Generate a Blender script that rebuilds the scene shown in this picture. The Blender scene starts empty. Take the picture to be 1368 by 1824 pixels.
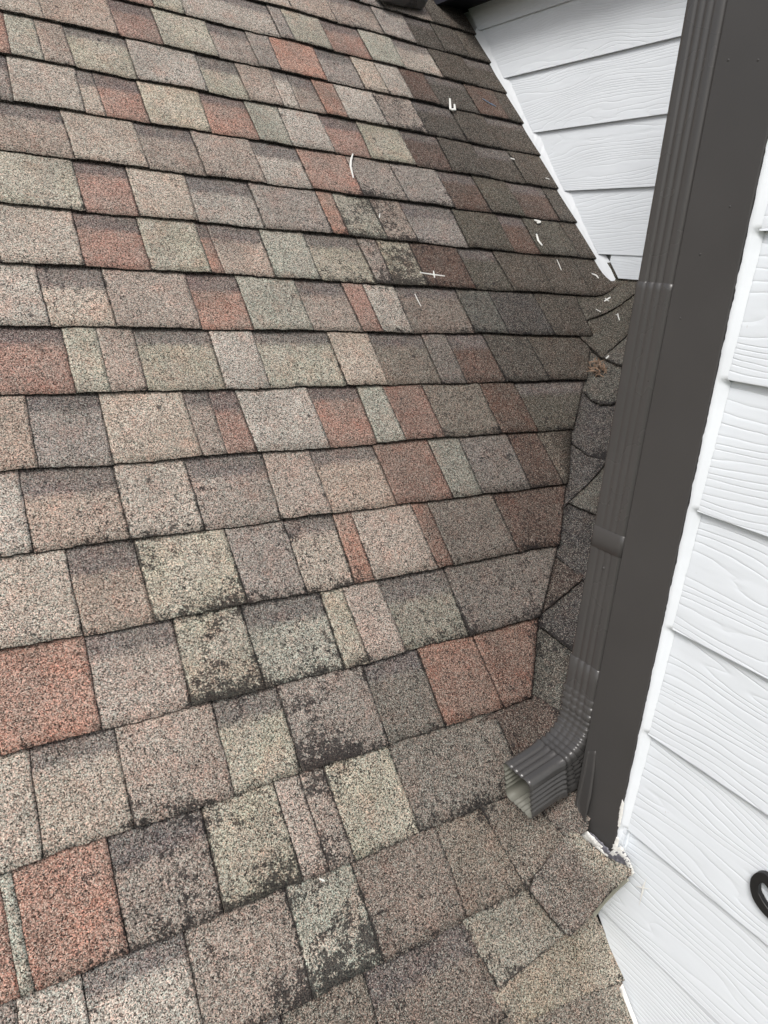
import bpy, bmesh, math, random
from mathutils import Vector, Matrix, noise
random.seed(7)
S = bpy.context.scene
COL = S.collection
R = math.radians

# ------------------------------------------------------------------ camera
cam_d = bpy.data.cameras.new('camera')
cam = bpy.data.objects.new('camera', cam_d)
COL.objects.link(cam)
F_PX, CX, CY = 1309.6, 684.0, 912.0            # focal length and centre for a 1368x1824 frame
MC = Matrix(((0.8464927, -0.5275311, 0.0718397), (-0.1127885, -0.3095615, -0.9441665), (0.5203161, 0.7911274, -0.3215410)))
rx, ry, rz_ = MC[0], MC[1], MC[2]
cam.matrix_world = Matrix(((rx[0], -ry[0], -rz_[0], 0), (rx[1], -ry[1], -rz_[1], 0), (rx[2], -ry[2], -rz_[2], 0), (0, 0, 0, 1)))
cam_d.sensor_fit = 'HORIZONTAL'
cam_d.sensor_width = 36.0
cam_d.lens = F_PX / 1368.0 * 36.0
cam_d.clip_start = 0.02
cam_d.clip_end = 500
S.camera = cam

# ------------------------------------------------------------------ light
SUN_EL, SUN_AZ = 48.0, 236.0                   # azimuth measured from +Y towards +X
w = bpy.data.worlds.new('World'); S.world = w
w.use_nodes = True
nt = w.node_tree
bg = nt.nodes['Background']
sky = nt.nodes.new('ShaderNodeTexSky')
sky.sky_type = 'NISHITA'
sky.sun_disc = False
sky.sun_elevation = R(SUN_EL)
sky.sun_rotation = R(SUN_AZ)
sky.air_density = 1.0
sky.dust_density = 4.0
hsv = nt.nodes.new('ShaderNodeHueSaturation')
hsv.inputs['Saturation'].default_value = 0.62  # cloud-covered sky
nt.links.new(sky.outputs[0], hsv.inputs['Color'])
nt.links.new(hsv.outputs[0], bg.inputs[0])
bg.inputs[1].default_value = 0.12
sun_d = bpy.data.lights.new('sun', 'SUN')
sun_d.energy = 2.0
sun_d.angle = R(20)
sun_d.color = (1.0, 0.975, 0.94)
sun = bpy.data.objects.new('sun', sun_d); COL.objects.link(sun)
sd = Vector((math.sin(R(SUN_AZ)) * math.cos(R(SUN_EL)), math.cos(R(SUN_AZ)) * math.cos(R(SUN_EL)), math.sin(R(SUN_EL))))
sun.rotation_euler = sd.to_track_quat('Z', 'Y').to_euler()
sun.location = sd * 20
S.view_settings.view_transform = 'Standard'
S.view_settings.look = 'None'
S.view_settings.exposure = 0.18
S.view_settings.gamma = 1.0
S.render.engine = 'CYCLES'

# ------------------------------------------------------------------ geometry of the place
# x runs along the shingle courses, y up the roof (in plan), z up; metres; roof pitch 12/12
TH, HH, S0, EXPO = 0.79117, 1.1442, 1.76939, 0.143
ST, CT = math.sin(TH), math.cos(TH)
TANT = math.tan(TH)
NA = Vector((0, -ST, CT))
XW1, XW2 = 1.79, 0.874

def zA(y): return y * TANT - HH / CT
def zB(x): return -0.86 + 0.93 * (x - 0.874)
def sst(t):
    t = max(0.0, min(1.0, t)); return t * t * (3 - 2 * t)
def smax(a, b, k=0.045):
    h = max(k - abs(a - b), 0.0) / k
    return max(a, b) + h * h * k * 0.25
def H15(x, y):
    a = zA(y); m = smax(a, zB(x)) - a
    w15 = sst((x - 0.775) / 0.09)
    return a + m * (w15 + (1 - w15) * sst((y - 0.56) / 0.11))
def HL(x, y):                                   # what lies under the corner flap
    a = zA(y); m = smax(a, zB(x)) - a
    return a + m * sst((y - 0.60) / 0.08)
def HAonly(x, y): return zA(y)

def ray(px, py):
    c = Vector(((px - CX) / F_PX, (py - CY) / F_PX, 1.0))
    return MC.transposed() @ c
def onH(px, py, H):
    d = ray(px, py); t = 0.5; p = None
    while t < 6:
        q = d * t
        if q.z - H(q.x, q.y) < 0: break
        t += 0.02
    a, b = t - 0.02, t
    for _ in range(18):
        m = (a + b) / 2; q = d * m
        if q.z - H(q.x, q.y) < 0: b = m
        else: a = m
    return d * a
def onX(px, py, X): d = ray(px, py); return d * (X / d.x)
def sx(s, x, off=0.0):                          # point on the main slope
    p = Vector((x, s * CT + HH * ST, s * ST - HH * CT))
    return p + NA * off
def x_at(px, s):                                # x of the point of course line s seen at column px
    # solve (M0.p)*F/(M2.p) = px-CX for p=(x,Y,Z)
    Y, Z = s * CT + HH * ST, s * ST - HH * CT
    k = (px - CX) / F_PX
    A0 = MC[0][1] * Y + MC[0][2] * Z; A2 = MC[2][1] * Y + MC[2][2] * Z
    return (k * A2 - A0) / (MC[0][0] - k * MC[2][0])

# ------------------------------------------------------------------ materials
def new_mat(name, rough=0.8, base=None, spec=0.3):
    m = bpy.data.materials.new(name); m.use_nodes = True
    b = m.node_tree.nodes['Principled BSDF']
    b.inputs['Roughness'].default_value = rough
    b.inputs['Specular IOR Level'].default_value = spec
    if base: b.inputs['Base Color'].default_value = (*base, 1)
    return m, m.node_tree, b
class NB:
    def __init__(self, t): self.t = t
    def n(self, typ, **kw):
        x = self.t.nodes.new(typ)
        for k, v in kw.items():
            if hasattr(x, k): setattr(x, k, v)
            else: x.inputs[k.replace('_', ' ')].default_value = v
        return x
    def l(self, a, b): self.t.links.new(a, b)
    def math(self, op, a, b=None, clamp=False):
        x = self.t.nodes.new('ShaderNodeMath'); x.operation = op; x.use_clamp = clamp
        for i, v in enumerate((a, b)):
            if v is None: continue
            if isinstance(v, (int, float)): x.inputs[i].default_value = v
            else: self.l(v, x.inputs[i])
        return x.outputs[0]
    def mix(self, f, a, b, mode='MIX'):
        x = self.t.nodes.new('ShaderNodeMix'); x.data_type = 'RGBA'; x.blend_type = mode
        for s, v in ((x.inputs[0], f), (x.inputs[6], a), (x.inputs[7], b)):
            if isinstance(v, (int, float)): s.default_value = v
            elif isinstance(v, tuple): s.default_value = (*v, 1) if len(v) == 3 else v
            else: self.l(v, s)
        return x.outputs[2]
    def ramp(self, f, stops, interp='LINEAR'):
        x = self.t.nodes.new('ShaderNodeValToRGB'); x.color_ramp.interpolation = interp
        e = x.color_ramp.elements
        e[0].position, e[0].color = stops[0][0], (*stops[0][1],) + (1,) if len(stops[0][1]) == 3 else stops[0][1]
        e[1].position, e[1].color = stops[-1][0], (*stops[-1][1], 1)
        for p, c in stops[1:-1]:
            k = e.new(p); k.color = (*c, 1)
        self.l(f, x.inputs[0]); return x.outputs[0]
def g(v): return (v, v, v)

def granule_material():
    m, t, b = new_mat('granule_shingle', 0.92, spec=0.25)
    k = NB(t)
    co = k.n('ShaderNodeTexCoord').outputs['Object']
    col = k.n('ShaderNodeAttribute', attribute_name='Col').outputs['Color']
    ta = k.n('ShaderNodeAttribute', attribute_name='Tab')     # r = dark upper band, g = wear, b = random
    sep = k.n('ShaderNodeSeparateColor'); k.l(ta.outputs['Color'], sep.inputs[0])
    band, wear, rnd = sep.outputs
    uv = k.n('ShaderNodeSeparateXYZ'); k.l(k.n('ShaderNodeUVMap', uv_map='UVMap').outputs[0], uv.inputs[0])
    U, V = uv.outputs[0], uv.outputs[1]
    # medium noise used to ruffle band and stain borders
    nm = k.n('ShaderNodeTexNoise', Scale=62.0, Detail=6.0, Roughness=0.75); k.l(co, nm.inputs['Vector'])
    nl = k.n('ShaderNodeTexNoise', Scale=9.0, Detail=3.0, Roughness=0.55); k.l(co, nl.inputs['Vector'])
    nf = k.n('ShaderNodeTexNoise', Scale=260.0, Detail=3.0, Roughness=0.7); k.l(co, nf.inputs['Vector'])
    # dark shadow-line granules across the top of the recessed tabs
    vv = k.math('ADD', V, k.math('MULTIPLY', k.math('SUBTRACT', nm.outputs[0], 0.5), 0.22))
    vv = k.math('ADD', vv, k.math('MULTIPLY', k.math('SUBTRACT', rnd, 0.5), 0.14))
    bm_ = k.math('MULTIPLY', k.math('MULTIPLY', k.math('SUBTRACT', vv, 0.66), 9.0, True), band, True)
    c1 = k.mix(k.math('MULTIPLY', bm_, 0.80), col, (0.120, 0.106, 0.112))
    nb = k.n('ShaderNodeTexNoise', Scale=14.0, Detail=4.0, Roughness=0.6); k.l(co, nb.inputs['Vector'])
    lum = k.n('ShaderNodeRGBToBW'); k.l(c1, lum.inputs[0])
    mud = k.mix(1.0, (1.09, 0.995, 0.895), lum.outputs[0], 'MULTIPLY')
    c1 = k.mix(k.ramp(nb.outputs[0], [(0.35, g(0.05)), (0.68, g(0.6))]), c1, mud)
    # slow colour drift inside a tab
    drift = k.ramp(nl.outputs[0], [(0.3, g(0.80)), (0.7, g(1.2))])
    c1 = k.mix(1.0, c1, drift, 'MULTIPLY')
    nr = k.n('ShaderNodeTexNoise', Scale=26.0, Detail=2.0); k.l(co, nr.inputs['Vector'])
    c1 = k.mix(k.math('MULTIPLY', k.math('SUBTRACT', nr.outputs[0], 0.52, True), 2.2, True), c1, k.mix(1.0, c1, (1.12, 0.86, 0.80), 'MULTIPLY'))
    # single granules
    v1 = k.n('ShaderNodeTexVoronoi', Scale=620.0); k.l(co, v1.inputs['Vector'])
    v2 = k.n('ShaderNodeTexVoronoi', Scale=860.0); k.l(co, v2.inputs['Vector'])
    s1 = k.n('ShaderNodeSeparateColor'); k.l(v1.outputs['Color'], s1.inputs[0])
    s2 = k.n('ShaderNodeSeparateColor'); k.l(v2.outputs['Color'], s2.inputs[0])
    gr = k.ramp(s1.outputs[0], [(0.0, g(0.06)), (0.16, g(0.22)), (0.34, g(0.70)), (0.72, g(1.12)), (1.0, g(1.75))])
    gr2 = k.ramp(s2.outputs[1], [(0.0, g(0.35)), (0.45, g(0.95)), (1.0, g(1.45))])
    c2 = k.mix(1.0, c1, gr, 'MULTIPLY')
    c2 = k.mix(1.0, c2, gr2, 'MULTIPLY')
    pale = k.mix(1.0, k.mix(0.55, c1, (0.30, 0.285, 0.26)), (2.1, 2.1, 2.05), 'MULTIPLY')
    c2 = k.mix(k.math('MULTIPLY', k.math('SUBTRACT', s2.outputs[0], 0.78, True), 4.2, True), c2, pale)
    hue = k.mix(s1.outputs[2], (1.12, 0.93, 0.87), (0.92, 1.05, 1.04))
    c2 = k.mix(1.0, c2, hue, 'MULTIPLY')
    # lost granules and algae: black specks that gather at the lower lip and along joints
    edge = k.math('POWER', k.math('SUBTRACT', 1.0, V, True), 9.0)
    jnt = k.math('POWER', k.math('ABSOLUTE', k.math('SUBTRACT', k.math('MULTIPLY', U, 2.0), 1.0)), 34.0)
    f = k.math('ADD', nm.outputs[0], k.math('MULTIPLY', k.math('SUBTRACT', nf.outputs[0], 0.5), 1.5))
    f = k.math('ADD', f, k.math('MULTIPLY', k.math('SUBTRACT', nm.outputs[0], 0.5), 0.7))
    f = k.math('ADD', f, k.math('MULTIPLY', k.math('SUBTRACT', nl.outputs[0], 0.5), 0.75))
    f = k.math('ADD', f, k.math('MULTIPLY', edge, k.math('ADD', 0.14, k.math('MULTIPLY', wear, 0.18))))
    f = k.math('ADD', f, k.math('MULTIPLY', wear, 0.275))
    f = k.math('ADD', f, k.math('MULTIPLY', jnt, k.math('ADD', 0.27, k.math('MULTIPLY', wear, 0.2))))
    st = k.math('MULTIPLY', k.math('SUBTRACT', f, 0.80), 6.5, True)
    c3 = k.mix(k.math('MULTIPLY', st, 0.92), c2, k.mix(0.28, (0.016, 0.015, 0.016), k.mix(1.0, c2, (0.28, 0.27, 0.28), 'MULTIPLY')))
    k.l(c3, b.inputs['Base Color'])
    vp = k.n('ShaderNodeTexVoronoi', Scale=38.0); k.l(co, vp.inputs['Vector'])
    sp_ = k.n('ShaderNodeSeparateColor'); k.l(vp.outputs['Color'], sp_.inputs[0])
    dd = k.math('ADD', vp.outputs['Distance'], k.math('MULTIPLY', k.math('SUBTRACT', nf.outputs[0], 0.5), 0.35))
    pit = k.math('MULTIPLY', k.math('MULTIPLY', k.math('SUBTRACT', k.math('MULTIPLY', sp_.outputs[1], 0.22), dd), 12.0, True), k.math('GREATER_THAN', sp_.outputs[0], 0.80))
    c3 = k.mix(k.math('MULTIPLY', pit, 0.8), c3, (0.03, 0.027, 0.027))
    k.l(c3, b.inputs['Base Color'])
    bp = k.n('ShaderNodeBump', Strength=0.55, Distance=0.0012)
    hgt = k.math('ADD', s1.outputs[1], k.math('MULTIPLY', nf.outputs[0], 1.2))
    hgt = k.math('SUBTRACT', hgt, k.math('MULTIPLY', st, 0.8))
    k.l(hgt, bp.inputs['Height'])
    bp2 = k.n('ShaderNodeBump', Strength=0.35, Distance=0.004)
    k.l(nm.outputs[0], bp2.inputs['Height']); k.l(bp.outputs[0], bp2.inputs['Normal'])
    k.l(bp2.outputs[0], b.inputs['Normal'])
    return m

def siding_material(name, base):
    m, t, b = new_mat(name, 0.55, spec=0.35)
    k = NB(t)
    co = k.n('ShaderNodeTexCoord').outputs['Object']
    at = k.n('ShaderNodeAttribute', attribute_name='Tab')
    sep = k.n('ShaderNodeSeparateColor'); k.l(at.outputs['Color'], sep.inputs[0])
    off = k.n('ShaderNodeCombineXYZ'); k.l(k.math('MULTIPLY', sep.outputs[2], 37.0), off.inputs[0])
    add = k.n('ShaderNodeVectorMath', operation='ADD'); k.l(co, add.inputs[0]); k.l(off.outputs[0], add.inputs[1])
    mp = k.n('ShaderNodeMapping'); mp.inputs['Scale'].default_value = (1, 1.7, 9.5); k.l(add.outputs[0], mp.inputs['Vector'])
    nz = k.n('ShaderNodeTexNoise', Scale=1.0, Detail=1.5, Roughness=0.45, Distortion=0.35); k.l(mp.outputs[0], nz.inputs['Vector'])
    mp2 = k.n('ShaderNodeMapping'); mp2.inputs['Scale'].default_value = (1, 9, 40); k.l(add.outputs[0], mp2.inputs['Vector'])
    nz2 = k.n('ShaderNodeTexNoise', Scale=1.0, Detail=2.0); k.l(mp2.outputs[0], nz2.inputs['Vector'])
    xz = k.n('ShaderNodeSeparateXYZ'); k.l(co, xz.inputs[0])
    ph = k.math('ADD', k.math('MULTIPLY', xz.outputs[2], 95.0), k.math('MULTIPLY', nz.outputs[0], 17.0))
    ph = k.math('ADD', ph, k.math('MULTIPLY', nz2.outputs[0], 0.9))
    fr = k.math('FRACT', ph)
    # broad rounded ridge with a narrow groove
    rid = k.math('ABSOLUTE', k.math('SUBTRACT', k.math('MULTIPLY', fr, 2.0), 1.0))
    rid = k.math('SUBTRACT', 1.0, k.math('POWER', rid, 5.0))
    mask = k.ramp(nz2.outputs[0], [(0.25, g(0.45)), (0.6, g(1.0))])
    fine = k.n('ShaderNodeTexNoise', Scale=420.0, Detail=2.0); k.l(co, fine.inputs['Vector'])
    hgt = k.math('ADD', k.math('MULTIPLY', rid, mask), k.math('MULTIPLY', fine.outputs[0], 0.05))
    bp = k.n('ShaderNodeBump', Strength=0.6, Distance=0.0011); k.l(hgt, bp.inputs['Height'])
    k.l(bp.outputs[0], b.inputs['Normal'])
    nd = k.n('ShaderNodeTexNoise', Scale=6.0, Detail=4.0); k.l(co, nd.inputs['Vector'])
    c = k.mix(k.ramp(nd.outputs[0], [(0.35, g(0)), (0.75, g(1))]), base, tuple(x * 0.95 for x in base))
    sp = k.n('ShaderNodeTexNoise', Scale=130.0, Detail=2.0); k.l(co, sp.inputs['Vector'])
    c = k.mix(k.math('MULTIPLY', k.math('SUBTRACT', sp.outputs[0], 0.74, True), 6.0, True), c, (0.45, 0.42, 0.38))
    k.l(c, b.inputs['Base Color'])
    return m

def paint_material(name, base, rough=0.45, bump=0.12, scale=180.0, spec=0.5, speck=0.0):
    m, t, b = new_mat(name, rough, spec=spec)
    k = NB(t)
    co = k.n('ShaderNodeTexCoord').outputs['Object']
    n1 = k.n('ShaderNodeTexNoise', Scale=scale, Detail=3.0); k.l(co, n1.inputs['Vector'])
    n2 = k.n('ShaderNodeTexNoise', Scale=7.0, Detail=4.0); k.l(co, n2.inputs['Vector'])
    c = k.mix(n2.outputs[0], tuple(x * 0.88 for x in base), tuple(x * 1.12 for x in base))
    if speck:
        v = k.n('ShaderNodeTexVoronoi', Scale=26.0); k.l(co, v.inputs['Vector'])
        s = k.n('ShaderNodeSeparateColor'); k.l(v.outputs['Color'], s.inputs[0])
        dot = k.math('MULTIPLY', k.math('LESS_THAN', v.outputs['Distance'], k.math('MULTIPLY', s.outputs[1], 0.035)), k.math('GREATER_THAN', s.outputs[0], 1 - speck))
        c = k.mix(dot, c, (0.30, 0.29, 0.28))
    k.l(c, b.inputs['Base Color'])
    bp = k.n('ShaderNodeBump', Strength=bump, Distance=0.001); k.l(n1.outputs[0], bp.inputs['Height'])
    k.l(bp.outputs[0], b.inputs['Normal'])
    k.l(k.ramp(n2.outputs[0], [(0.3, g(rough - 0.06)), (0.7, g(rough + 0.10))]), b.inputs['Roughness'])
    return m

M_SH = granule_material()
M_FELT = new_mat('roofing_felt', 0.95, (0.018, 0.017, 0.017))[0]
M_SIDE = siding_material('white_siding_paint', (0.745, 0.79, 0.835))
M_TRIM = paint_material('dark_trim_paint', (0.058, 0.056, 0.055), 0.42, 0.10, 240.0, 0.4, 0.10)
M_PIPE = paint_material('bronze_downspout_paint', (0.064, 0.062, 0.061), 0.24, 0.05, 60.0, 0.5, 0.06)
M_PIPEIN = paint_material('downspout_inside', (0.17, 0.17, 0.145), 0.5, 0.05, 60.0, 0.4)
M_CAULK = paint_material('white_caulk', (0.80, 0.80, 0.77), 0.6, 0.5, 90.0, 0.3)
M_BEAD = paint_material('caulk_bead_paint', (0.75, 0.79, 0.83), 0.5, 0.15, 90.0, 0.3)
M_FLASH = paint_material('painted_flashing', (0.66, 0.69, 0.72), 0.4, 0.2, 60.0, 0.4)
M_GREY = paint_material('grey_sealant', (0.16, 0.16, 0.185), 0.45, 0.6, 60.0, 0.5)
M_PRIME = paint_material('primed_board', (0.50, 0.50, 0.42), 0.6, 0.2, 60.0, 0.3)
M_SCRAP = paint_material('white_scrap', (0.72, 0.72, 0.69), 0.7, 0.4, 200.0, 0.2)
M_BLUE = new_mat('slate_scrap', 0.5, (0.10, 0.14, 0.20))[0]
M_LEAF = paint_material('dry_leaf', (0.27, 0.185, 0.13), 0.75, 0.4, 90.0, 0.2)
M_DARK = new_mat('dark_soffit_paint', 0.6, (0.022, 0.023, 0.030))[0]
M_NUM = new_mat('black_metal', 0.45, (0.018, 0.018, 0.018))[0]
M_GRND = paint_material('lawn', (0.07, 0.09, 0.04), 0.9, 0.5, 3.0, 0.1)

# ------------------------------------------------------------------ object helpers
def wloc(o):
    v = Vector(o.location)
    while o.parent: o = o.parent; v += Vector(o.location)
    return v
def thing(name, label, cat, loc, group=None):
    o = bpy.data.objects.new(name, None); COL.objects.link(o)
    o.location = loc; o.empty_display_size = 0.05
    o['label'] = label; o['category'] = cat
    if group: o['group'] = group
    return o
def obj(name, bm, mat, parent=None, label=None, smooth=False, origin=None):
    """link a bmesh given in world coordinates as one mesh object"""
    o0 = wloc(parent) if parent else (Vector(origin) if origin is not None else Vector((0, 0, 0)))
    bmesh.ops.translate(bm, vec=-o0, verts=bm.verts)
    me = bpy.data.meshes.new(name)
    bm.to_mesh(me); bm.free()
    mats = mat if isinstance(mat, (list, tuple)) else [mat]
    for x in mats: me.materials.append(x)
    if smooth:
        for p in me.polygons: p.use_smooth = True
    o = bpy.data.objects.new(name, me); COL.objects.link(o)
    if parent: o.parent = parent
    else: o.location = o0
    if label: o['label'] = label
    return o
def tag(o, label, cat, group=None):
    o['label'] = label; o['category'] = cat
    if group: o['group'] = group
    return o
def box(bm, x0, x1, y0, y1, z0, z1, bev=0.0):
    r = bmesh.ops.create_cube(bm, size=1.0)
    for v in r['verts']:
        v.co = Vector(((x0 + x1) / 2 + v.co.x * (x1 - x0), (y0 + y1) / 2 + v.co.y * (y1 - y0), (z0 + z1) / 2 + v.co.z * (z1 - z0)))
    if bev:
        es = list({e for v in r['verts'] for e in v.link_edges})
        bmesh.ops.bevel(bm, geom=es, offset=bev, segments=2, affect='EDGES', profile=0.6)

# ------------------------------------------------------------------ shingles
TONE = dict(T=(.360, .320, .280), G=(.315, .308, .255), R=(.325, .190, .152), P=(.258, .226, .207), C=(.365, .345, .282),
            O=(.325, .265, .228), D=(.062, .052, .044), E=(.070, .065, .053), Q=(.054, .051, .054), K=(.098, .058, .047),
            S=(.215, .19, .145), Y=(.085, .085, .077), M=(.160, .140, .120), N=(.150, .130, .119), V=(.205, .118, .094), X=(.062, .044, .040), W=(.092, .066, .058), Z=(.205, .197, .165))  # dark tones for tabs by wall and valley: grime with shade painted in
EDGE = (0.020, 0.018, 0.017)

def layers(bm):
    return bm.loops.layers.float_color.new('Col'), bm.loops.layers.float_color.new('Tab'), bm.loops.layers.uv.new('UVMap')
def paint(f, L, col, tab, uvs):
    for l, uv in zip(f.loops, uvs):
        l[L[0]] = (*col, 1); l[L[1]] = (*tab, 1); l[L[2]].uv = uv

def to_px(p):
    c = MC @ p
    return (CX + F_PX * c.x / c.z, CY + F_PX * c.y / c.z) if c.z > .05 else (-999, -999)
# where black algae and lost granules gather on the roof (column, row, radius, strength as seen in the photograph)
STAINS = [(690, 195, 50, .8), (745, 215, 40, .6), (650, 365, 45, 1.0), (690, 385, 35, .9), (640, 455, 45, .7), (710, 470, 50, 1.0), (745, 440, 35, .8), (590, 300, 40, .4), (780, 330, 60, .4),
          (820, 480, 60, .5), (870, 560, 50, .5), (260, 985, 35, .8), (180, 965, 45, .7), (410, 1075, 50, .8), (335, 1060, 30, .7), (400, 1235, 60, 1.0), (450, 1190, 40, .9), (560, 1170, 50, .5), (640, 1190, 45, .7), (590, 1340, 75, 1.0), (560, 1250, 45, .6),
          (250, 1450, 45, .9), (330, 1445, 60, .9), (330, 1560, 70, .7), (400, 1600, 50, .8), (500, 1580, 70, 1.0), (570, 1400, 50, .9), (590, 1510, 45, .8), (640, 1660, 70, .9), (590, 1740, 60, .9), (520, 1760, 60, .7), (700, 1790, 50, .5), (770, 1690, 50, .5),
          (500, 970, 45, .6), (560, 1000, 70, .6), (640, 1000, 50, .6), (760, 980, 40, .7), (850, 1440, 35, .8), (950, 950, 40, .6), (930, 870, 40, .4), (945, 1210, 35, .7), (830, 1115, 35, .6), (1000, 760, 40, .5),
          (560, 640, 50, .3), (480, 720, 30, .4), (430, 350, 30, .3), (110, 1650, 60, .3), (890, 780, 40, .4), (800, 640, 50, .4), (700, 560, 60, .4), (60, 1120, 40, .4), (150, 1000, 30, .4), (640, 895, 30, .5), (540, 810, 50, .3),
          (740, 260, 150, .38), (800, 440, 140, .38), (620, 420, 120, .35), (900, 620, 150, .35), (880, 900, 150, .35), (560, 1500, 160, .42), (300, 1620, 140, .35), (480, 1120, 150, .38), (750, 1250, 130, .35),
          (560, 60, 90, .3), (380, 350, 120, .22), (120, 480, 120, .2), (980, 1150, 70, .5), (1080, 700, 40, .6), (1075, 810, 40, .7), (1060, 950, 40, .7), (1020, 1200, 40, .6)]
def stain_at(p):
    x, y = to_px(p); w_ = 0
    for sx_, sy_, r_, a_ in STAINS:
        d2 = (x - sx_) ** 2 + (y - sy_) ** 2
        if d2 < 6 * r_ * r_: w_ = max(w_, a_ * math.exp(-d2 / (r_ * r_)))
    return w_
def add_tab(bm, L, s0, s1, xa0, xb0, xa1, xb1, tone, recess, wear, cut=None, Hf=H15, lipseed=0.0):
    """one tab of a course: bottom edge s0 from xa0 to xb0, top s1 from xa1 to xb1"""
    nu = max(2, int(abs(xb0 - xa0) / 0.006)); nv = 7
    b0, t0 = (0.0074, 0.0) if recess else (0.0100, 0.0024)
    j = 1 + random.uniform(-.07, .07)
    hs = 1 + random.uniform(-.05, .05)
    c = TONE[tone]; col = (c[0] * j * hs, c[1] * j, c[2] * j / hs)
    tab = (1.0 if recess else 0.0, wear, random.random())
    grid = []; low = []; swc = {}
    def sw(v):
        if v not in swc: swc[v] = stain_at(v.co)
        return swc[v]
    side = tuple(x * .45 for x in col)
    for i in range(nu + 1):
        u = i / nu; row = []; lrow = []
        for q in range(nv + 1):
            v = q / nv * 1.10
            s = s0 + (s1 - s0) * v
            x = (xa0 + (xb0 - xa0) * u) * (1 - v) + (xa1 + (xb1 - xa1) * u) * v
            if i in (0, nu): x += noise.noise(Vector((s * 60, x * 9, 3.3))) * 0.0016
            if q == 0:
                s += noise.noise(Vector((x * 9, s0 * 7, 1.7))) * 0.0038 + noise.noise(Vector((x * 70, s0 * 7, 5.1))) * 0.0020 + noise.noise(Vector((x * 190, s0 * 7, 2.1))) * 0.0012
            if cut:
                x = min(x, cut(s))
            off = b0 + (t0 - b0) * min(v, 1.0)
            if v > 1: off -= 0.001
            off += noise.noise(Vector((x * 5, s * 5, 8.8))) * 0.0016
            if q < 2: off += noise.noise(Vector((x * 7, s0 * 3, lipseed))) * 0.0022 * (1 - q / 2)
            p = sx(s, x, 0)
            if Hf: p.z += Hf(p.x, p.y) - zA(p.y)
            row.append(bm.verts.new(p + NA * off)); lrow.append(bm.verts.new(p + NA * (off - 0.0048)))
        grid.append(row); low.append(lrow)
    for i in range(nu):
        for q in range(nv):
            f = bm.faces.new((grid[i][q], grid[i + 1][q], grid[i + 1][q + 1], grid[i][q + 1]))
            u0, u1, v0, v1 = i / nu, (i + 1) / nu, q / nv * 1.1, (q + 1) / nv * 1.1
            paint(f, L, col, tab, ((u0, v0), (u1, v0), (u1, v1), (u0, v1))); f.smooth = True
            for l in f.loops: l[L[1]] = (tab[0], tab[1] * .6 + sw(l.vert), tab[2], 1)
        f = bm.faces.new((low[i][0], low[i + 1][0], grid[i + 1][0], grid[i][0])); paint(f, L, EDGE, (0, 0, 0.5), ((0, .5),) * 4)
    for q in range(nv):
        for i, flip in ((0, False), (nu, True)):
            vs = (low[i][q], grid[i][q], grid[i][q + 1], low[i][q + 1])
            f = bm.faces.new(vs[::-1] if flip else vs); paint(f, L, side, (0, 0, 0.5), ((0, .5),) * 4)

# Traced courses: bottom boundaries along the course line, tone, b = recessed tab with dark upper band, numbers = wear
COURSES = {
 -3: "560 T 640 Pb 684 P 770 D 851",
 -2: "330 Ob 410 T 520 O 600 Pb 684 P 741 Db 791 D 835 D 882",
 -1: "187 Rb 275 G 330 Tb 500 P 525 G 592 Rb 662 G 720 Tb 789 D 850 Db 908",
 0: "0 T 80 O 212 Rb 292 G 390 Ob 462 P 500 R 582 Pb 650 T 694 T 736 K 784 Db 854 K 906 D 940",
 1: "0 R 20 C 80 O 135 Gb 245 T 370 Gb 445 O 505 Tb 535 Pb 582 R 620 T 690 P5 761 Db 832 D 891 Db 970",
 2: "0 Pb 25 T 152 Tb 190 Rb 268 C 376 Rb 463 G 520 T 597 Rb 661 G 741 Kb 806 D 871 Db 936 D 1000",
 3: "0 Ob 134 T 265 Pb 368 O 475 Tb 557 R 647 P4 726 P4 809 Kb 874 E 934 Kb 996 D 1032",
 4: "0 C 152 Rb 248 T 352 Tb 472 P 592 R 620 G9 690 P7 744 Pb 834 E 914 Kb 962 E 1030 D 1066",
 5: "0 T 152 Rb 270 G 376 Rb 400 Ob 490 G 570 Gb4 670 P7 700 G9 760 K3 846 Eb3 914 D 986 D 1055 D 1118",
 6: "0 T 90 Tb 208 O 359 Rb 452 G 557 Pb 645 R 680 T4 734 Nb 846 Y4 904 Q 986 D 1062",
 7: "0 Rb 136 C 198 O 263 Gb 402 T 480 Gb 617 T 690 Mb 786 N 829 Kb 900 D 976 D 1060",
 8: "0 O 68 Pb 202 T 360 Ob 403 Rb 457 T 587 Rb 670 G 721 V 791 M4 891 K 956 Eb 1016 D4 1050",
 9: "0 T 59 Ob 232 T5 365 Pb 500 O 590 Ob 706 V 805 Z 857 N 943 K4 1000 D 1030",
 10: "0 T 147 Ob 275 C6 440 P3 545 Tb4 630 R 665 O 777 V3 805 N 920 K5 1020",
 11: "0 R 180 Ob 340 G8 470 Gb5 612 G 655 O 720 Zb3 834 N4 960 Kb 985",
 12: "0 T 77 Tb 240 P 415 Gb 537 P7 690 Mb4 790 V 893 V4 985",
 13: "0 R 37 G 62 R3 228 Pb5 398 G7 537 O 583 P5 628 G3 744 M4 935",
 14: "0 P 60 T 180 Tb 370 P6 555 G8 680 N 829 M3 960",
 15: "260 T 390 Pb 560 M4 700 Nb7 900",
 16: "520 N3 690 M3 945",
}
CUTPTS = [(1.6, 1.83), (1.075, 1.80), (1.0547, 1.615), (0.9167, 1.600), (0.765, 1.486), (0.6165, 1.352), (0.48, 1.258), (0.336, 1.150), (0.2007, 1.024), (0.0447, 0.915), (-0.02, 0.90), (-0.9, 0.90)]
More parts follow.
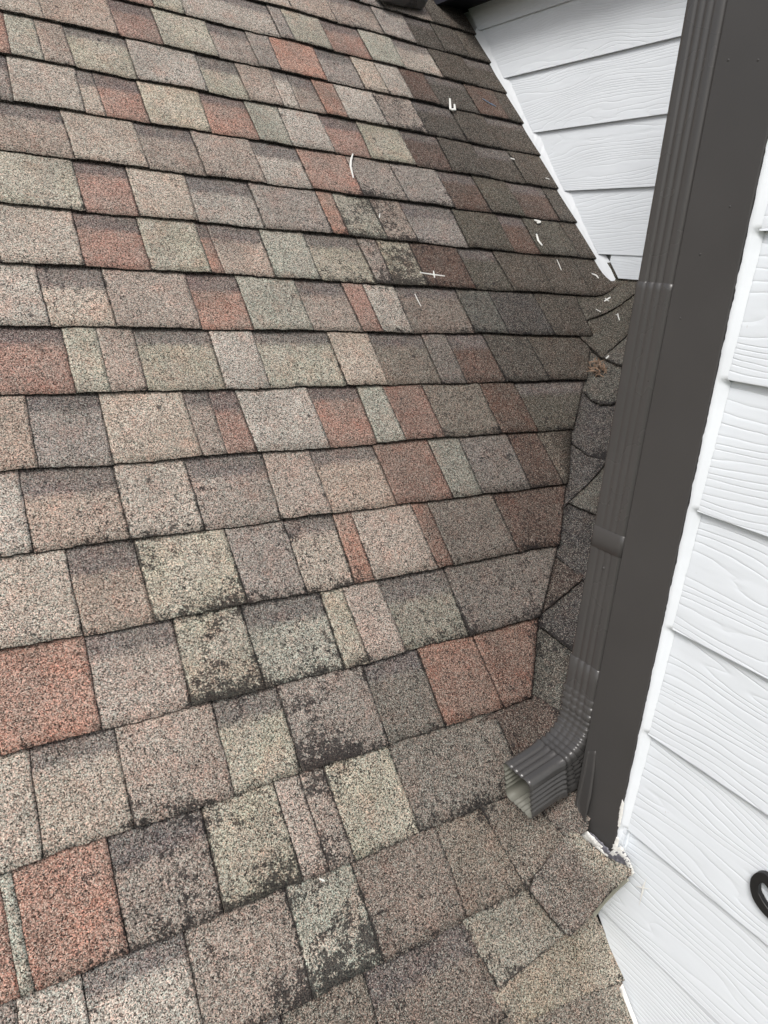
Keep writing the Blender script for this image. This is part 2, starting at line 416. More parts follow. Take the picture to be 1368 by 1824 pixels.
def cutx(s):
    if s >= CUTPTS[0][0]: return 9.0
    for (sa, xa), (sb, xb) in zip(CUTPTS, CUTPTS[1:]):
        if sa >= s >= sb: return xa + (xb - xa) * (sa - s) / (sa - sb)
    return CUTPTS[-1][1]
XEND = XW1 - 0.012
roof = thing('shingle_roof', 'weathered multicoloured asphalt shingle roof slope with a valley beside the white wall', 'roof', (0.4, 0.7, zA(0.7)))
bm = bmesh.new(); L = layers(bm)
for k in range(-9, 21):
    s0, s1 = S0 - k * EXPO, S0 - (k - 1) * EXPO
    tabs = []
    if k in COURSES:
        tok = COURSES[k].split()
        xs = [x_at(float(t), s0) for t in tok[0::2]]
        for a, b_, t in zip(xs, xs[1:], tok[1::2]):
            w_ = [ch for ch in t if ch.isdigit()]
            tabs.append([a, b_, t[0], 'b' in t, int(w_[0]) / 9 if w_ else random.uniform(0, .16)])
        x0, x1 = xs[0], xs[-1]
    else:
        x0 = x1 = -0.2 + 0.07 * (k % 3)
    x = x0; lev = True                                   # continue the course beyond the photo's left edge
    while x > -1.1:
        wd = random.choice((.07, .12, .16, .2)); lev = not lev
        tabs.insert(0, [x - wd, x, random.choice('TTGPROC'), lev, random.uniform(0, .3)]); x -= wd
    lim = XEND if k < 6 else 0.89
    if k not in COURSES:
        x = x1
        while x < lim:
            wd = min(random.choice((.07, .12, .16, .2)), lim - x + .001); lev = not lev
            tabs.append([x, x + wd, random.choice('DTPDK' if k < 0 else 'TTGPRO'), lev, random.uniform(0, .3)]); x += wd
    cut = None
    if k >= 6: cut = cutx
    if k < 6: cut = lambda s: XEND if s > 1.02 else min(XEND, 1.80)
    # top positions of the joints: along the slope, with the dovetail skew of the teeth
    js = {}
    for n_, tb in enumerate(tabs):
        for xx in (tb[0], tb[1]):
            if xx not in js: js[xx] = xx + random.uniform(-.006, .004)
    if 6 <= k <= 12:
        while len(tabs) > 1 and tabs[-1][0] > cutx(s0) - .01: tabs.pop()
        js[('end', k)] = cutx(s1); tabs[-1][1] = ('end', k)
    for n_, (a, b_, t, rec, wr) in enumerate(tabs):
        bt = js[b_]
        if isinstance(b_, tuple): b_ = cutx(s0)
        gp = 0.0003 if random.random() < .5 else 0.0001
        add_tab(bm, L, s0, s1, a + gp, b_ - gp, js[a] + gp, bt - gp, t, rec, wr, cut, H15 if k < 13 else None, k * 1.7)
obj('main_slope', bm, M_SH, roof)

# underlay below every joint
bm = bmesh.new(); rows = []
for i in range(70):
    x = -1.2 + i * (XW1 + 0.02 + 1.2) / 69; r_ = []
    for jn in range(90):
        y = 0.0 + jn * 3.0 / 89
        r_.append(bm.verts.new(Vector((x, y, HL(x, y))) - NA * 0.012 - Vector((0, 0, .004))))
    rows.append(r_)
for i in range(69):
    for jn in range(89):
        bm.faces.new((rows[i][jn], rows[i + 1][jn], rows[i + 1][jn + 1], rows[i][jn + 1]))
obj('underlay', bm, M_FELT, roof, smooth=True)

# cut and woven valley shingles, traced outlines laid on the roof surfaces
def sheet(bm, L, poly, H, off, tone, wear=0.3, thick=0.0045, bandv=0.0, nrm=Vector((-.45, -.5, .74)), offf=None, xmax=None, lip=None, colf=None, under=False, head=False):
    def dl(x, y):
        best = 1e9
        for (ax, ay), (bx, by) in zip(lip, lip[1:]):
            t = max(0, min(1, ((x - ax) * (bx - ax) + (y - ay) * (by - ay)) / ((bx - ax) ** 2 + (by - ay) ** 2)))
            best = min(best, math.hypot(x - ax - t * (bx - ax), y - ay - t * (by - ay)))
        return best
    p2 = bmesh.new()
    vs = [p2.verts.new((x, y, 0)) for x, y in poly]
    p2.faces.new(vs)
    xs = [p[0] for p in poly]; ys = [p[1] for p in poly]
    st = 7.0
    a = min(xs) + st
    while a < max(xs):
        bmesh.ops.bisect_plane(p2, geom=p2.verts[:] + p2.edges[:] + p2.faces[:], plane_co=(a, 0, 0), plane_no=(1, 0, 0)); a += st
    a = min(ys) + st
    while a < max(ys):
        bmesh.ops.bisect_plane(p2, geom=p2.verts[:] + p2.edges[:] + p2.faces[:], plane_co=(0, a, 0), plane_no=(0, 1, 0)); a += st
    j = 1 + random.uniform(-.06, .06); c = TONE[tone]; col = tuple(v * j for v in c); tab = (bandv, wear, random.random())
    top, bot, edu, sws = {}, {}, {}, {}
    ring = list(poly) + [poly[0]]
    def db(x, y):
        best = 1e9
        for (ax, ay), (bx, by) in zip(ring, ring[1:]):
            t = max(0, min(1, ((x - ax) * (bx - ax) + (y - ay) * (by - ay)) / ((bx - ax) ** 2 + (by - ay) ** 2)))
            best = min(best, math.hypot(x - ax - t * (bx - ax), y - ay - t * (by - ay)))
        return best
    nrm = nrm.normalized()
    for v in p2.verts:
        x, y = v.co.x, v.co.y
        bd = v.is_boundary
        if bd:
            x += noise.noise(Vector((x * .11, y * .11, off * 900))) * 1.5; y += noise.noise(Vector((x * .11, y * .11, off * 900 + 9))) * 1.5
        p = onH(x, y, H)
        o_ = off + (offf(x, y) if offf else 0) + (.0080 * max(0, 1 - dl(x, y) / 60) * (sst((p.x - cutx((p.y - HH * ST) / CT) + .01) / .035) if under else 1) if lip else 0)
        if head:
            s_v = (p.y - HH * ST) / CT
            if s_v > .9150:
                o_ -= (o_ + .010) * (1 - sst((p.x - 1.608) / .012))
            elif s_v > .90 and p.x < 1.60: pass
        o_ += noise.noise(p * 14) * 0.0012
        q = p + nrm * o_
        if xmax and q.x > xmax: q.x = xmax
        top[v] = bm.verts.new(q); edu[top[v]] = .5 + .5 * max(0, 1 - db(v.co.x, v.co.y) / 150); bot[v] = bm.verts.new(q - nrm * thick)
    w_, h_ = max(xs) - min(xs), max(ys) - min(ys)
    for f in p2.faces:
        vs = [top[v] for v in f.verts]
        nf = bm.faces.new(vs); nf.normal_update()
        if nf.normal.dot(nrm) < 0: nf.normal_flip()
        nf.smooth = True
        for l in nf.loops:
            cc = colf(l.vert.co, col) if colf else col
            l[L[0]] = (*cc, 1); l[L[1]] = (tab[0], tab[1] * .7 + sws.setdefault(l.vert, stain_at(l.vert.co)), tab[2], 1); l[L[2]].uv = (edu[l.vert], .55)
    for e in p2.edges:
        if e.is_boundary:
            a_, b_ = e.verts
            nf = bm.faces.new((top[a_], top[b_], bot[b_], bot[a_]))
            for l in nf.loops:
                l[L[0]] = (*EDGE, 1); l[L[1]] = (0, 0, .5, 1); l[L[2]].uv = (.5, .5)
    p2.free()

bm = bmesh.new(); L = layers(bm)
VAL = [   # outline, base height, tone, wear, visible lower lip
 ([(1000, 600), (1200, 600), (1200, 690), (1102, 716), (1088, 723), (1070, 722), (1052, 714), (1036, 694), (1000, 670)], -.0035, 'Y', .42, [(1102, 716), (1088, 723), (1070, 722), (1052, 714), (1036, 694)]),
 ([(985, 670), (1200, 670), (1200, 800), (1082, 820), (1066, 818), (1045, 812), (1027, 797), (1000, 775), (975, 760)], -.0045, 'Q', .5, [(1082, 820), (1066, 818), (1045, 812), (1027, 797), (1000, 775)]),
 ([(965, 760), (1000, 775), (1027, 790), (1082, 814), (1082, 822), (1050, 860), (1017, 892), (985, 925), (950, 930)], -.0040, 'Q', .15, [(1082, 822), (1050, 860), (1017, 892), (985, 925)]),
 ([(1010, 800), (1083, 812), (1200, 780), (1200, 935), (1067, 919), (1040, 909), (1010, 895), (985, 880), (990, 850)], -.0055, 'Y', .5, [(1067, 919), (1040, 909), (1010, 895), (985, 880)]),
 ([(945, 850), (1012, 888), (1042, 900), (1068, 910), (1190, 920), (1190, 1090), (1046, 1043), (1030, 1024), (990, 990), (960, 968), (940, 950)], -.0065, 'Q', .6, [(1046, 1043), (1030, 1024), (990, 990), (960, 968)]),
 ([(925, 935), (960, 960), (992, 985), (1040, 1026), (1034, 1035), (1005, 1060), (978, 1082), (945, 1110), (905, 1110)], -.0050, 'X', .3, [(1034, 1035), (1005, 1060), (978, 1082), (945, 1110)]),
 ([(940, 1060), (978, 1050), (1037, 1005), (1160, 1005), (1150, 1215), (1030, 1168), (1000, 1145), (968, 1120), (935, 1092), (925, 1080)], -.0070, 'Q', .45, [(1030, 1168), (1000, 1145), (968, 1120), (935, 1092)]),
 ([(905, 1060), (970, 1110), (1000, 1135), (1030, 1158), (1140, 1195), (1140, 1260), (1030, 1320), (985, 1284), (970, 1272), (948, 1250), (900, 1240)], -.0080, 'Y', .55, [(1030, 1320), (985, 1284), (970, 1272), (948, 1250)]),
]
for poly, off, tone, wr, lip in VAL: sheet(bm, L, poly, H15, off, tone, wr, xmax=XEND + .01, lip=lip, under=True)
obj('valley_slope', bm, M_SH, roof)

bm = bmesh.new(); L = layers(bm)
UP = [
 ([(1000, 480), (1113, 470), (1215, 470), (1215, 480), (1142, 517), (1125, 531), (1105, 546), (1083, 559), (1060, 568), (1040, 575), (1010, 560)], .0010, 'E', .05, [(1215, 480), (1142, 517), (1125, 531), (1105, 546), (1083, 559), (1060, 568), (1040, 575)]),
 ([(1010, 530), (1060, 525), (1105, 510), (1150, 480), (1215, 470), (1215, 520), (1128, 587), (1095, 620), (1071, 640), (1050, 622), (1028, 601)], .0005, 'E', .1, [(1215, 520), (1128, 587), (1095, 620), (1071, 640), (1050, 622), (1028, 601)]),
 ([(1040, 600), (1100, 560), (1200, 500), (1200, 700), (1115, 657), (1095, 650), (1072, 639)], -.0010, 'Y', .4, [(1200, 700), (1115, 657), (1095, 650), (1072, 639)]),
]
for poly, off, tone, wr, lip in UP: sheet(bm, L, poly, H15, off, tone, wr, thick=.007, xmax=XEND + .01, lip=lip, head=True)
obj('upper_valley_shingles', bm, M_SH, roof, label='dark olive shingles curving across the head of the valley')

bm = bmesh.new(); L = layers(bm)
LOW = [
 ([(848, 1287), (890, 1262), (950, 1238), (990, 1262), (1015, 1290), (1060, 1380), (1000, 1400), (945, 1412), (905, 1422), (888, 1428), (898, 1368), (872, 1322)], H15, .0040, 'W', .45, [(1000, 1400), (945, 1412), (905, 1422), (888, 1428)]),
 ([(850, 1425), (905, 1402), (945, 1390), (967, 1452), (1010, 1496), (975, 1530), (950, 1560), (938, 1588), (900, 1520), (857, 1445)], H15, .0052, 'M', .3, [(1010, 1496), (975, 1530), (950, 1560), (938, 1588), (900, 1520), (857, 1445)]),
 ([(966, 1450), (950, 1395), (1010, 1385), (1070, 1390), (1045, 1480), (1012, 1497)], H15, .0050, 'N', .45, None),
 ([(822, 1640), (939, 1583), (970, 1624), (1004, 1664), (889, 1759), (855, 1705)], HAonly, .0090, 'Z', .35, [(1004, 1664), (889, 1759), (855, 1705), (822, 1640)]),
]
for poly, H, off, tone, wr, lip in LOW: sheet(bm, L, poly, H, off, tone, wr, thick=.006, lip=lip)
def tancol(v, c):                                # overspray dust where the painters worked along the wall
    t = sst((v.x - (XW2 - .06)) / .06) * .5
    return tuple(a * (1 - t) + b * t for a, b in zip(c, (.36, .35, .30)))
LOW2 = [
 ([(862, 1735), (889, 1745), (1004, 1650), (1050, 1610), (1095, 1690), (1110, 1745), (1086, 1757), (1030, 1775), (924, 1826), (895, 1800), (872, 1765)], .0030, 'S', .0, [(1110, 1745), (1086, 1757), (1030, 1775), (924, 1826), (895, 1800)]),
 ([(880, 1780), (924, 1810), (1086, 1745), (1130, 1740), (1160, 1900), (1200, 2000), (920, 2080), (900, 1900)], .0020, 'M', .1, None),
]
for poly, off, tone, wr, lip in LOW2: sheet(bm, L, poly, HAonly, off, tone, wr, thick=.006, xmax=XW2 + .022, lip=lip, colf=tancol)
obj('lower_valley_shingles', bm, M_SH, roof)

bm = bmesh.new(); L = layers(bm)
sheet(bm, L, [(939, 1586), (950, 1561), (975, 1531), (1000, 1495), (1014, 1482), (1030, 1488), (1052, 1508), (1080, 1529), (1104, 1541), (1119, 1549), (1118, 1559), (1082, 1591), (1050, 1629), (1012, 1668), (1003, 1664), (970, 1625)],
      H15, .017, 'N', .35, thick=.006, xmax=XW2 - .003, lip=[(939, 1586), (1003, 1664), (1012, 1668), (1050, 1629), (1118, 1559)],
      colf=lambda v, c: tuple(a * (1 - t) + b * t for t in (sst((v.x - .822) / .03),) for a, b in zip(c, (.34, .33, .27))))
obj('corner_flap', bm, M_SH, roof, label='curled shingle flap turned up against the foot of the white wall')

# ------------------------------------------------------------------ siding
def siding(bm, L, X, laps, ztop, y0, ycut, zcut, proud=0.009, th=0.0065, out=-1):
    """lap boards on the plane x=X facing -x.  laps: lower edges; the board is cut to zcut(y)+... on its roof side"""
    zs = sorted(laps)
    for i, z in enumerate(zs):
        zt = (zs[i + 1] if i + 1 < len(zs) else ztop) + 0.012
        pts = clip_board(y0, ycut, z, zt, zcut)
        if len(pts) < 3: continue
        rnd = random.random()
        def P(y, zz, back):
            d = proud * (1 - (zz - z) / 0.19)
            return Vector((X + out * d + (th if back else 0) * (-out), y, zz))
        fr = [bm.verts.new(P(y, zz, False)) for y, zz in pts]
        bk = [bm.verts.new(P(y, zz, True)) for y, zz in pts]
        f = bm.faces.new(fr); f.normal_update()
        if f.normal.x * out < 0: f.normal_flip()
        for l in f.loops: l[L[1]] = (0, 0, rnd, 1)
        n_ = len(fr)
        for a in range(n_):
            q = bm.faces.new((fr[a], fr[(a + 1) % n_], bk[(a + 1) % n_], bk[a]))
            for l in q.loops: l[L[1]] = (0, 0, rnd, 1)
def clip_board(y0, y1, z0, z1, zc):
    """rectangle y0..y1, z0..z1 clipped to z > zc(y) (zc linear)"""
    poly = [(y0, z0), (y1, z0), (y1, z1), (y0, z1)]
    out = []
    for i in range(4):
        a, b_ = poly[i], poly[(i + 1) % 4]
        fa, fb = a[1] - zc(a[0]), b_[1] - zc(b_[0])
        if fa >= 0: out.append(a)
        if fa * fb < 0:
            t = fa / (fa - fb); out.append((a[0] + (b_[0] - a[0]) * t, a[1] + (b_[1] - a[1]) * t))
    return out

def backing(bm, X0, X1, y0, y1, ztop, zc):
    pts = clip_board(y0, y1, -3.0, ztop, zc)
    fr = [bm.verts.new((X0, y, z)) for y, z in pts]; bk = [bm.verts.new((X1, y, z)) for y, z in pts]
    bm.faces.new(fr); bm.faces.new(bk[::-1])
    for a in range(len(fr)): bm.faces.new((fr[a], bk[a], bk[(a + 1) % len(fr)], fr[(a + 1) % len(fr)]))

# far wall
wall1 = thing('siding_wall', 'white lap siding wall cut along the roof slope behind the downspout', 'wall', (XW1 + .05, 1.6, 0))
bm = bmesh.new(); L = layers(bm)
siding(bm, L, XW1, [0.068, 0.249, 0.428, 0.608, 0.776], 0.853, 0.66, 3.2, lambda y: zA(y) + 0.030)
obj('siding', bm, M_SIDE, wall1)
bm = bmesh.new(); L = layers(bm)
siding(bm, L, XW1 + .0005, [0.003], 0.068, 0.66, 1.60, lambda y: (y - 1.553) * 1.05)
obj('starter_board', bm, M_SIDE, wall1)
bm = bmesh.new(); backing(bm, XW1 + .012, XW1 + .12, 0.66, 3.2, 0.90, lambda y: zA(y) - .3)
obj('sheathing', bm, M_FLASH, wall1)

# near wall
wall2 = thing('siding_wall', 'close white wood-grain lap siding wall right of the dark corner board', 'wall', (XW2 + .05, 0.3, -1.2))
bm = bmesh.new(); L = layers(bm)
siding(bm, L, XW2 + .015, [-0.111 - 0.1785 * i for i in range(-7, 9)], 1.31, -1.2, 0.5655, lambda y: zA(y) + 0.002, proud=0.010)
obj('siding', bm, M_SIDE, wall2)
bm = bmesh.new(); L = layers(bm)      # the boards run on under the corner board's foot
siding(bm, L, XW2 + .0155, [-0.111 - 0.1785 * i for i in range(4, 9)], -0.89, 0.5655, 0.66, lambda y: zA(y) + 0.004, proud=0.010)
obj('siding_below_corner', bm, M_SIDE, wall2)
bm = bmesh.new(); backing(bm, XW2 + .026, XW2 + .10, -1.2, 0.655, 1.315, lambda y: zA(y) - .3)
obj('sheathing', bm, M_FLASH, wall2)
def strip(bm, pts, w0, w1, X, lump=0.4, seed=0, up=0.004, n=160, follow=False):
    """irregular bead on plane x=X following pts (y,z), reaching w0 / w1 to either side in y"""
    rows = []
    for i in range(n + 1):
        t = i / n * (len(pts) - 1); a = int(min(t, len(pts) - 2)); fr = t - a
        y = pts[a][0] * (1 - fr) + pts[a + 1][0] * fr; z = pts[a][1] * (1 - fr) + pts[a + 1][1] * fr
        r_ = []
        for q, ww in enumerate((w0, w0 * .5, 0, w1 * .5, w1)):
            e = 1 if q in (0, 4) else 0
            yy = y + ww + (noise.noise(Vector((z * 45, q, seed))) * .0009 + noise.noise(Vector((z * 200, q, seed))) * .0007) * e * (1 + lump)
            d = up * (1 - (abs(q - 2) / 2) ** 2) * (1 + .4 * noise.noise(Vector((z * 60, seed, 2))))
            xx = X - d
            if follow:
                bf = ((z + 0.111) / 0.1785) % 1.0
                xs_ = XW2 + .015 - .010 * (1 - bf * .1785 / .19) - .0006
                e_ = min(1.0, max(0.0, (bf - .0) / .12)); xs_ = xs_ * e_ + (XW2 + .0146) * (1 - e_) if bf < .0 else xs_
                xx = X - d if q <= 1 else (X - d) + (xs_ - (X - d)) * (q - 1) / 3
            r_.append(bm.verts.new((xx, yy, z)))
        rows.append(r_)
    for a, b_ in zip(rows, rows[1:]):
        for q in range(4): bm.faces.new((a[q], b_[q], b_[q + 1], a[q + 1]))
bm = bmesh.new()
strip(bm, [(0.5715, 1.31), (0.5715, -0.886), (0.570, -0.90)], 0.0066, -0.0082, XW2 + .0020, up=.0012, n=900, follow=True)
obj('caulk_bead', bm, M_BEAD, wall2, smooth=True, label='white caulk line between corner board and siding')
bm = bmesh.new()      # primed sliver left bare under the curled shingle
pp = [(1044, 1636), (1060, 1612), (1085, 1585), (1113, 1560), (1118, 1570), (1098, 1588), (1075, 1612), (1054, 1640)]
vs = [bm.verts.new(onX(x, y, XW2 + .0030)) for x, y in pp]; bk = [bm.verts.new(onX(x, y, XW2 + .0030) + Vector((.004, 0, 0))) for x, y in pp]
bm.faces.new(vs)
for a in range(len(vs)): bm.faces.new((vs[a], vs[(a + 1) % len(vs)], bk[(a + 1) % len(vs)], bk[a]))
obj('primed_patch', bm, M_PRIME, wall2, label='bare beige primed patch under the curled shingle')
bm = bmesh.new()      # paint line along the roof
y_a, y_b = 0.512, 0.30
rows = []
for i in range(121):
    y = y_a + (y_b - y_a) * i / 120; z = zA(y)
    o1 = 0.006 + noise.noise(Vector((y * 60, 0, 0))) * .004; o2 = 0.011 + noise.noise(Vector((y * 40, 4, 0))) * .003
    rows.append((bm.verts.new((XW2 - .001, y, z + .004)), bm.verts.new((XW2 - .002, y, z + o1)), bm.verts.new((XW2 + .004, y, z + o2))))
for a, b_ in zip(rows, rows[1:]):
    for q in range(2): bm.faces.new((a[q], b_[q], b_[q + 1], a[q + 1]))
obj('foot_caulk', bm, M_CAULK, wall2, smooth=True)
# scratched mark on the siding near the flap
bm = bmesh.new()
for (x0, y0, x1, y1, w_) in ((1138, 1615, 1152, 1562, 1.0), (1130, 1578, 1160, 1584, .8), (1143, 1590, 1149, 1570, 1.3)):
    a, b_ = onX(x0, y0, XW2 + .0048), onX(x1, y1, XW2 + .0048)
    mid = (a + b_) / 2 + Vector((-.0012, 0, 0)); sd_ = (b_ - a).normalized().cross(Vector((1, 0, 0))) * .0016 * w_
    v_ = [bm.verts.new(q) for q in (a, mid - sd_, b_, mid + sd_)]
    c_ = bm.verts.new(mid + Vector((-.0014, 0, 0)))
    for q in range(4): bm.faces.new((v_[q], v_[(q + 1) % 4], c_))
obj('paint_ridge', bm, M_CAULK, wall2, smooth=True)

# return wall behind the downspout (faces up the roof)
wall3 = thing('siding_wall', 'hidden white return wall behind the downspout', 'wall', (1.3, 0.62, -.5))
bm = bmesh.new(); box(bm, XW2 + .104, XW1 + .12, 0.56, 0.645, -1.2, 1.315)
obj('sheathing', bm, M_SIDE, wall3)

# ------------------------------------------------------------------ corner board
cb = thing('corner_board', 'flat dark brown-grey corner board running up the edge of the near wall', 'trim board', (XW2, .62, -.884))
bm = bmesh.new()
box(bm, XW2, XW2 + .024, 0.579, 0.6685, -0.884, 1.315, 0.0016)
obj('face_board', bm, M_TRIM, cb)
bm = bmesh.new(); box(bm, XW2 + .0245, XW2 + .11, 0.6475, 0.6680, -0.80, 1.315, 0.0016)
obj('return_board', bm, M_TRIM, cb)
# filled nail heads
for (x, y) in ((1297, 107), (1350, 107), (1300, 368), (1212, 567), (1247, 453)):
    bm = bmesh.new(); p = onX(x, y, XW2)
    bmesh.ops.create_uvsphere(bm, u_segments=10, v_segments=6, radius=.0016)
    for v in bm.verts: v.co.x *= .45; v.co += p
    obj('nail_head', bm, M_TRIM, cb, smooth=True)
# split strip at its foot
def ribbon(bm, left, right, X, bulge, n=24, thick=.0012):
    def at_(pl, t):
        t *= len(pl) - 1; a = int(min(t, len(pl) - 2)); fr = t - a
        return (pl[a][0] * (1 - fr) + pl[a + 1][0] * fr, pl[a][1] * (1 - fr) + pl[a + 1][1] * fr)
    rows = []
    for i in range(n + 1):
        t = i / n; l_, r_ = at_(left, t), at_(right, t); row = []
        for q in range(5):
            u = q / 4; x, y = l_[0] * (1 - u) + r_[0] * u, l_[1] * (1 - u) + r_[1] * u
            row.append(onX(x, y, X - bulge(t, u)))
        rows.append(row)
    tv = [[bm.verts.new(p) for p in r_] for r_ in rows]; bv = [[bm.verts.new(p + Vector((thick, 0, 0))) for p in r_] for r_ in rows]
    for i in range(n):
        for q in range(4): bm.faces.new((tv[i][q], tv[i + 1][q], tv[i + 1][q + 1], tv[i][q + 1]))
        for q in (0, 4): bm.faces.new((tv[i][q], tv[i + 1][q], bv[i + 1][q], bv[i][q]))
    for i in (0, n):
        for q in range(4): bm.faces.new((tv[i][q], tv[i][q + 1], bv[i][q + 1], bv[i][q]))
bm = bmesh.new()
ribbon(bm, [(1047, 1338), (1040, 1375), (1027, 1430), (1034, 1462), (1018, 1493)], [(1061, 1338), (1058, 1375), (1052, 1420), (1042, 1462), (1032, 1497)], XW2 - .0008, lambda t, u: .007 * sst(t * 1.4) * u + .0015 * sst(t * 3))
obj('split_edge_strip', bm, M_TRIM, cb, smooth=True, label='split dark strip peeling from the foot of the board')

# sealant and paint mess under the board
def blob_sheet(poly, X, up, seed):
    p2 = bmesh.new(); vs = [p2.verts.new((x, y, 0)) for x, y in poly]; p2.faces.new(vs)
    xs = [p[0] for p in poly]; ys = [p[1] for p in poly]
    for ax, lo, hi in ((0, min(xs), max(xs)), (1, min(ys), max(ys))):
        a = lo + 2.5
        while a < hi:
            co = (a, 0, 0) if ax == 0 else (0, a, 0); no = (1, 0, 0) if ax == 0 else (0, 1, 0)
            bmesh.ops.bisect_plane(p2, geom=p2.verts[:] + p2.edges[:] + p2.faces[:], plane_co=co, plane_no=no); a += 2.5
    for v in p2.verts:
        x, y = v.co.x, v.co.y
        if v.is_boundary:
            x += noise.noise(Vector((x * .3, y * .3, seed))) * 2.2; y += noise.noise(Vector((x * .3, y * .3, seed + 5))) * 2.2
            d = 0
        else: d = up * (.6 + noise.noise(Vector((x * .25, y * .25, seed + 9))))
        v.co = onX(x, y, X - d)
    return p2
seal = thing('sealant_smear', 'messy grey and white sealant smear under the foot of the dark corner board', 'sealant', onX(1090, 1535, XW2))
obj('grey_sealant', blob_sheet([(1040, 1478), (1055, 1484), (1075, 1503), (1088, 1518), (1108, 1512), (1122, 1530), (1124, 1548), (1110, 1542), (1090, 1545), (1065, 1530), (1045, 1508), (1030, 1498)], XW2 - .004, .004, 1), M_GREY, seal, smooth=True)
obj('white_paint', blob_sheet([(1034, 1478), (1042, 1476), (1058, 1492), (1074, 1508), (1070, 1512), (1052, 1502), (1040, 1496), (1032, 1490)], XW2 - .0085, .003, 2), M_CAULK, seal, smooth=True)
obj('white_paint', blob_sheet([(1084, 1520), (1096, 1512), (1106, 1508), (1114, 1520), (1122, 1532), (1130, 1556), (1124, 1562), (1118, 1548), (1112, 1532), (1102, 1522), (1092, 1526)], XW2 - .0060, .002, 3), M_CAULK, seal, smooth=True)
obj('white_paint', blob_sheet([(1008, 1494), (1022, 1490), (1030, 1495), (1024, 1503), (1012, 1505)], XW2 - .016, .002, 4), M_CAULK, seal, smooth=True)

obj('white_paint', blob_sheet([(1104, 1440), (1108, 1424), (1112, 1430), (1108, 1455), (1103, 1478), (1100, 1470)], XW2 - .0012, .0015, 6), M_CAULK, seal, smooth=True)
obj('white_paint', blob_sheet([(1090, 1512), (1098, 1490), (1103, 1492), (1100, 1510), (1108, 1508), (1112, 1516), (1100, 1520)], XW2 - .0062, .002, 7), M_CAULK, seal, smooth=True)
obj('white_paint', blob_sheet([(1048, 1488), (1056, 1494), (1070, 1512), (1084, 1524), (1080, 1528), (1066, 1518), (1052, 1500)], XW2 - .0095, .002, 8), M_CAULK, seal, smooth=True)
# ------------------------------------------------------------------ downspouts
def section(x0, x1, y0, y1, flute=True, grow=0.0, wav=1.0):
    """cross-section loop of a 2x3 inch corrugated pipe, counter-clockwise; (x,y) offsets"""
    x0 -= grow; x1 += grow; y0 -= grow; y1 += grow
    r = .009; pts = []
    def side(ax, ay, bx, by, nx, ny, nf, depth):
        n = 40
        for i in range(n + 1):
            t = i / n; d = 0
            if flute and nf:
                m = (t - .10) / .80
                if 0 < m < 1:
                    d = depth * max(0, math.sin(m * math.pi * nf * 2 - math.pi / 2) * .5 + .5) ** 1.6 * min(1, min(m, 1 - m) * 8)
            pts.append((ax + (bx - ax) * t - nx * d * wav, ay + (by - ay) * t - ny * d * wav))
    def corner(cx, cy, a0):
        for i in range(1, 7):
            a = a0 + (math.pi / 2) * i / 7; pts.append((cx + r * math.cos(a), cy + r * math.sin(a)))
    side(x0, y1 - r, x0, y0 + r, -1, 0, 3, .0024); corner(x0 + r, y0 + r, math.pi)
    side(x0 + r, y0, x1 - r, y0, 0, -1, 5, .0030); corner(x1 - r, y0 + r, 1.5 * math.pi)
    side(x1, y0 + r, x1, y1 - r, 1, 0, 4, .0030); corner(x1 - r, y1 - r, 0)
    side(x1 - r, y1, x0 + r, y1, 0, 1, 5, .0030); corner(x0 + r, y1 - r, math.pi / 2)
    return pts
PX0, PX1, PY0, PY1 = 0.881, 0.963, 0.6745, 0.738
PCX, PCY = (PX0 + PX1) / 2, (PY0 + PY1) / 2
def sweep(bm, frames, flute=True, closed_rim=0.0):
    """frames: (centre x, z, angle, scale, grow, wav, mat); angle 0 = straight down, turning towards -x"""
    loops = []
    for (cx_, cz_, ang, sc, grow, wav) in frames:
        sec = section(PX0 - PCX, PX1 - PCX, PY0 - PCY, PY1 - PCY, flute, grow, wav)
        lp = []
        for (u, v) in sec:
            u *= sc; v *= sc
            lp.append(bm.verts.new((cx_ + u * math.cos(ang), PCY + v, cz_ - u * math.sin(ang) * -1 * -1)))
        loops.append(lp)
    n = len(loops[0])
    for a, b_ in zip(loops, loops[1:]):
        for i in range(n):
            bm.faces.new((a[i], a[(i + 1) % n], b_[(i + 1) % n], b_[i]))
    return loops

down = thing('downspout', 'dark bronze corrugated downspout against the corner board with an elbow emptying onto the shingles', 'downspout', (PCX, PCY, -.80))
bm = bmesh.new()
fr = []
z = 1.315
while z > 0.0: fr.append((PCX, z, 0, 1, 0, .7)); z -= .03
fr += [(PCX, .004, 0, 1, 0, 1), (PCX, -.006, 0, 1, .0, 1)]
sweep(bm, fr)
obj('upper_pipe', bm, M_PIPE, down, smooth=True)
bm = bmesh.new(); fr = [(PCX, .0, 0, 1, -.0004, 1), (PCX, -.002, 0, 1, .0012, .8)]
z = -.01
while z > -.592: fr.append((PCX, z, 0, 1, .0012, .55)); z -= .03
fr += [(PCX, -.600, 0, 1, .0012, .8)]
sweep(bm, fr)
obj('middle_pipe', bm, M_PIPE, down, smooth=True)
bm = bmesh.new()
sweep(bm, [(PCX, -.3670, 0, 1, .0012, 0), (PCX, -.3675, 0, 1, .0017, 0), (PCX, -.385, 0, 1, .0015, 0), (PCX, -.4010, 0, 1, .0017, 0), (PCX, -.4015, 0, 1, .0010, 0)], flute=False)
obj('strap', bm, M_PIPE, down, smooth=True)
